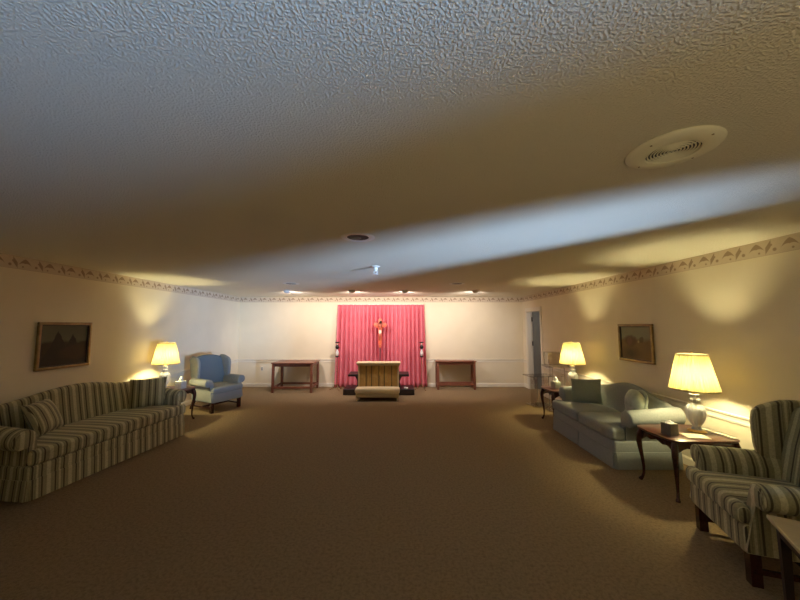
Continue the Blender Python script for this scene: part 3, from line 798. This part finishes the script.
# ---------------------------------------------------------------- lamps
def lamp(label, loc, first=[]):
    if first: return dup(first[0], loc, 0, label)
    t = thing('table_lamp', label, 'lamp', loc, 0, 'crystal table lamps with pleated shades')
    g = G(); g.lathe([(.001, 0), (.078, 0), (.08, .008), (.07, .016), (.058, .022), (.001, .024)], 32); g.build('base', 'brass', t)
    prof = [(.001, .022), (.055, .024), (.045, .035), (.035, .05), (.045, .068), (.07, .10), (.092, .14), (.103, .185), (.100, .225), (.080, .262), (.055, .285), (.042, .30), (.052, .318), (.056, .33), (.040, .345), (.034, .36), (.045, .378), (.05, .385), (.001, .388)]
    prof = [(max(.001, a*.80), z) for a, z in prof]
    g = G(); g.lathe(prof, 48, rip=.004, nr=12); g.build('body', 'crystal', t)
    g = G(); g.lathe([(.001, .385), (.03, .388), (.03, .40), (.012, .41), (.012, .47), (.018, .475), (.018, .52), (.001, .52)], 20); g.build('socket', 'brass', t)
    g = G(); g.tube([(-.012, 0, .47), (-.06, 0, .50), (-.075, 0, .60), (-.06, 0, .72), (0, 0, .785), (.06, 0, .72), (.075, 0, .60), (.06, 0, .50), (.012, 0, .47)], .0025, 6); g.build('harp', 'brass', t)
    g = G(); g.lathe([(.001, .785), (.006, .788), (.005, .80), (.012, .812), (.010, .825), (.001, .832)], 16); g.build('finial', 'brass', t)
    g = G(); g.lathe([(.001, .52), (.014, .525), (.026, .545), (.040, .575), (.044, .60), (.038, .625), (.015, .64), (.001, .643)], 20); g.build('bulb', 'bulb', t)
    g = G(); N_ = 240
    g.lathe([(.202, .43), (.202, .437), (.126, .793), (.126, .80)], N_, rip=.0065, nr=44, caps=False)
    sh = g.build('lamp_shade', 'shade', t, ang=70)
    g = G(); g.lathe([(.199, .428), (.207, .428), (.2055, .441), (.198, .441), (.199, .428)], 60, caps=False); g.build('binding', 'shade', sh); g = G(); g.lathe([(.122, .79), (.1305, .79), (.129, .803), (.122, .803), (.122, .79)], 60, caps=False); g.build('binding', 'shade', sh)
    g = G()
    for a in (0, 2*PI/3, 4*PI/3): g.tube([(0, 0, .785), (.126*math.cos(a), .126*math.sin(a), .793)], .0015, 5)
    g.build('spider', 'brass', sh)
    first.append(t); return t
lamp('lit crystal lamp with pleated shade, nearest of the right wall lamps', (3.13, 3.45, .58))
lamp('lit crystal lamp on far table beyond sage loveseat', (3.09, 5.75, .58))
lamp('lit crystal lamp beside the blue wing chair on left wall', (-4.12, 5.75, .58))

# tissue boxes
def tissue(label, loc, rz, w, h, mat, tuft):
    t = thing('tissue_box', label, 'tissue box', loc, rz)
    g = G(); g.rbox(-w/2, w/2, -w/2, w/2, 0, h, .003); g.build('carton', mat, t)
    g = G(); secs = []
    for k in range(7):
        u_ = k/6; row = []
        for i in range(20):
            a = 2*PI*i/20; r = (.034*(1-u_)**.6 + .004 + .010*u_*math.cos(3*a+k)) * (1 if tuft else 1.15)
            row.append((r*math.cos(a)*1.2 + .006*math.sin(4*u_), r*math.sin(a)*.8, h - .004 + (.085 if tuft else .022)*u_ + .006*math.sin(5*a)*u_))
        secs.append(row)
    g.loft(secs); g.build('tissue', 'tissue', t)
tissue('grey cube tissue box on the lamp table nearest camera', (2.77, 3.36, .58), R(12), .10, .115, 'box_grey', False)
tissue('patterned tissue box with raised tissue on far right lamp table', (2.80, 5.78, .58), R(10), .115, .12, 'box_print', True)
tissue('pale tissue box with raised tissue beside left crystal lamp', (-3.84, 5.76, .58), R(-8), .125, .13, 'box_white', True)

# leaflets around the near lamp
g = G(); g.rbox(-.10, .10, -.07, .07, 0, .006, .002); o = tag(g.build('booklet', 'paper'), 'cream booklet lying in front of the nearest crystal lamp', 'booklet'); o.location = (2.97, 3.30, .58); o.rotation_euler = (0, 0, R(-12))
g = G(); g.rbox(-.02, .02, -.16, .16, 0, .010, .003); o = tag(g.build('paper_stack', 'paper'), 'narrow pale folder lying along table edge behind nearest lamp', 'folder'); o.location = (3.27, 3.38, .58); o.rotation_euler = (0, 0, R(6))

# ---------------------------------------------------------------- paintings
def framed(name, label, side, y0, y1, z0, z1, pm, cat='painting'):
    """local: x along the picture, front at -y, hung on a side wall"""
    w, h = abs(y1-y0), z1-z0
    loc = ((XL+.002) if side == 'left' else (XR-.002), (y0+y1)/2, (z0+z1)/2)
    t = thing(name, label, cat, loc, R(90) if side == 'left' else R(-90))
    fw, dp = .036, .035
    for (a0, a1, b0, b1) in ((-w/2, w/2, h/2-fw, h/2), (-w/2, w/2, -h/2, -h/2+fw), (-w/2, -w/2+fw, -h/2+fw, h/2-fw), (w/2-fw, w/2, -h/2+fw, h/2-fw)):
        g = G(); g.rbox(a0, a1, -dp, 0, b0, b1, .008)
        g.build('frame_rail', 'frame_gold', t)
    g = G()
    i = .012
    for (a0, a1, b0, b1) in ((-w/2+fw, w/2-fw, h/2-fw-i, h/2-fw), (-w/2+fw, w/2-fw, -h/2+fw, -h/2+fw+i), (-w/2+fw, -w/2+fw+i, -h/2+fw+i, h/2-fw-i), (w/2-fw-i, w/2-fw, -h/2+fw+i, h/2-fw-i)):
        g.box(a0, a1, -dp*.7, -.004, b0, b1)
    g.build('liner', 'dark_wood', t, smooth=False)
    g = G(); g.box(-w/2+fw, w/2-fw, -.012, -.003, -h/2+fw, h/2-fw); g.build('canvas', pm, t, smooth=False)
framed('framed_painting', 'dark landscape painting in gilt frame above long striped sofa', 'left', 3.98, 4.67, 1.12, 1.73, 'painting_left')
framed('framed_painting', 'brownish landscape painting in gilt frame above sage loveseat', 'right', 4.42, 5.10, 1.15, 1.71, 'painting_right')

# ---------------------------------------------------------------- clear acrylic stands by the door
def sheet(g, x0, x1, y0, y1, z0, z1): g.box(x0, x1, y0, y1, z0, z1)
def edges(g, x0, x1, y0, y1, z0, z1, r=.005):
    for z in (z0, z1):
        g.tube([(x0, y0, z), (x1, y0, z), (x1, y1, z), (x0, y1, z), (x0, y0, z)], r, 5)
t = thing('acrylic_pedestal', 'clear acrylic pedestal with flat top standing before the doorway', 'pedestal', (3.02, 6.95, 0), R(8))
g = G(); sheet(g, -.28, .28, -.18, .18, .62, .632); g.build('top', 'acrylic', t, smooth=False)
g = G(); edges(g, -.28, .28, -.18, .18, .622, .632, .004); g.build('rim', 'acrylic_edge', t)
for s_ in (-1, 1):
    g = G(); sheet(g, s_*.13-.006, s_*.13+.006, -.13, .13, .02, .62); g.build('side_panel', 'acrylic', t, smooth=False)
    g = G(); g.box(s_*.13-.007, s_*.13+.007, -.134, -.128, .02, .62); g.build('panel_edge', 'acrylic_edge', t, smooth=False)
g = G(); sheet(g, -.24, .24, -.18, .18, 0, .018); g.build('base', 'acrylic', t, smooth=False)
t = thing('acrylic_lectern', 'tall clear acrylic lectern with boxed top beside right wall', 'lectern', (3.20, 6.55, 0), R(-10))
g = G(); sheet(g, -.22, .22, -.16, .16, 0, .018); g.build('base', 'acrylic', t, smooth=False)
for s_ in (-1, 1):
    g = G(); sheet(g, s_*.11-.006, s_*.11+.006, -.12, .12, .018, .86); g.build('side_panel', 'acrylic', t, smooth=False)
    g = G(); g.box(s_*.11-.007, s_*.11+.007, -.124, -.118, .018, .86); g.build('panel_edge', 'acrylic_edge', t, smooth=False)
g = G(); sheet(g, -.24, .24, -.18, .18, .86, .885); g.build('shelf', 'acrylic_edge', t, smooth=False)
g = G()
for (a, b_, c, d) in ((-.19, .19, -.165, -.158), (-.19, .19, .158, .165), (-.19, -.183, -.158, .158), (.183, .19, -.158, .158)): sheet(g, a, b_, c, d, .885, 1.14)
g.build('display_box', 'acrylic', t, smooth=False)
g = G(); edges(g, -.19, .19, -.165, .165, .89, 1.14, .005)
for a in (-.19, .19):
    for c in (-.165, .165): g.tube([(a, c, .885), (a, c, 1.14)], .005, 5)
g.build('box_rim', 'acrylic_edge', t)

# ---------------------------------------------------------------- lights
def light(kind, name, loc, energy, color, target=None, **kw):
    l = bpy.data.lights.new(name, kind); l.energy = energy; l.color = color
    for k, v in kw.items(): setattr(l, k, v)
    o = bpy.data.objects.new(name, l); col.objects.link(o); o.location = loc
    if target: o.rotation_euler = (Vector(target)-Vector(loc)).to_track_quat('-Z', 'Y').to_euler()
    return o
for x, lab in eyes:
    light('SPOT', 'eyeball_beam', (x, 7.36, H-.11), 78, (1.0, .88, .82), (x*1.0, YF, 1.2), spot_size=R(145), spot_blend=.9, shadow_soft_size=.04)
# cool daylight entering through the side openings behind the viewpoint
light('SPOT', 'daylight', (4.62, -.27, .78), 3100, (.40, .62, 1.0), (-1.8, 5.4, 1.1), spot_size=R(58), spot_blend=1, shadow_soft_size=.11)
light('SPOT', 'daylight', (4.62, -.95, .62), 2800, (.17, .46, 1.0), (-4.0, 2.0, 1.5), spot_size=R(47), spot_blend=1, shadow_soft_size=.19)
light('SPOT', 'rear_fill', (.6, -2.1, .7), 95, (1.0, .86, .56), (.6, -2.1, 3), spot_size=R(160), spot_blend=.6, shadow_soft_size=.3)  # fill added behind the viewpoint to lift the near ceiling, no lamp there
# weak unseen light added to lift the corridor beyond the door
light('POINT', 'corridor_fill', (4.2, 7.6, 2.3), 6, (.95, .95, 1.0), shadow_soft_size=.1)
w = bpy.data.worlds.new('world'); sc.world = w; w.use_nodes = True
w.node_tree.nodes['Background'].inputs[0].default_value = (.30, .38, .5, 1); w.node_tree.nodes['Background'].inputs[1].default_value = .02

# ---------------------------------------------------------------- camera
cam = bpy.data.cameras.new('camera'); co = bpy.data.objects.new('camera', cam); col.objects.link(co)
cam.sensor_width = 36; cam.lens = 36*320/800; cam.clip_start = .05; cam.shift_x = .0025
co.location = (0, 0, 1.68); co.rotation_euler = (PI/2 + math.atan(26/320), 0, 0)
sc.camera = co
sc.view_settings.view_transform = 'Standard'; sc.view_settings.look = 'None'; sc.view_settings.gamma = 1; sc.view_settings.use_curve_mapping = False
sc.view_settings.exposure = .42
sc.cycles.max_bounces = 10; sc.cycles.diffuse_bounces = 6; sc.cycles.transparent_max_bounces = 24
sc.cycles.use_denoising = True; sc.cycles.sample_clamp_indirect = 6
sc.cycles.caustics_refractive = False; sc.cycles.caustics_reflective = False
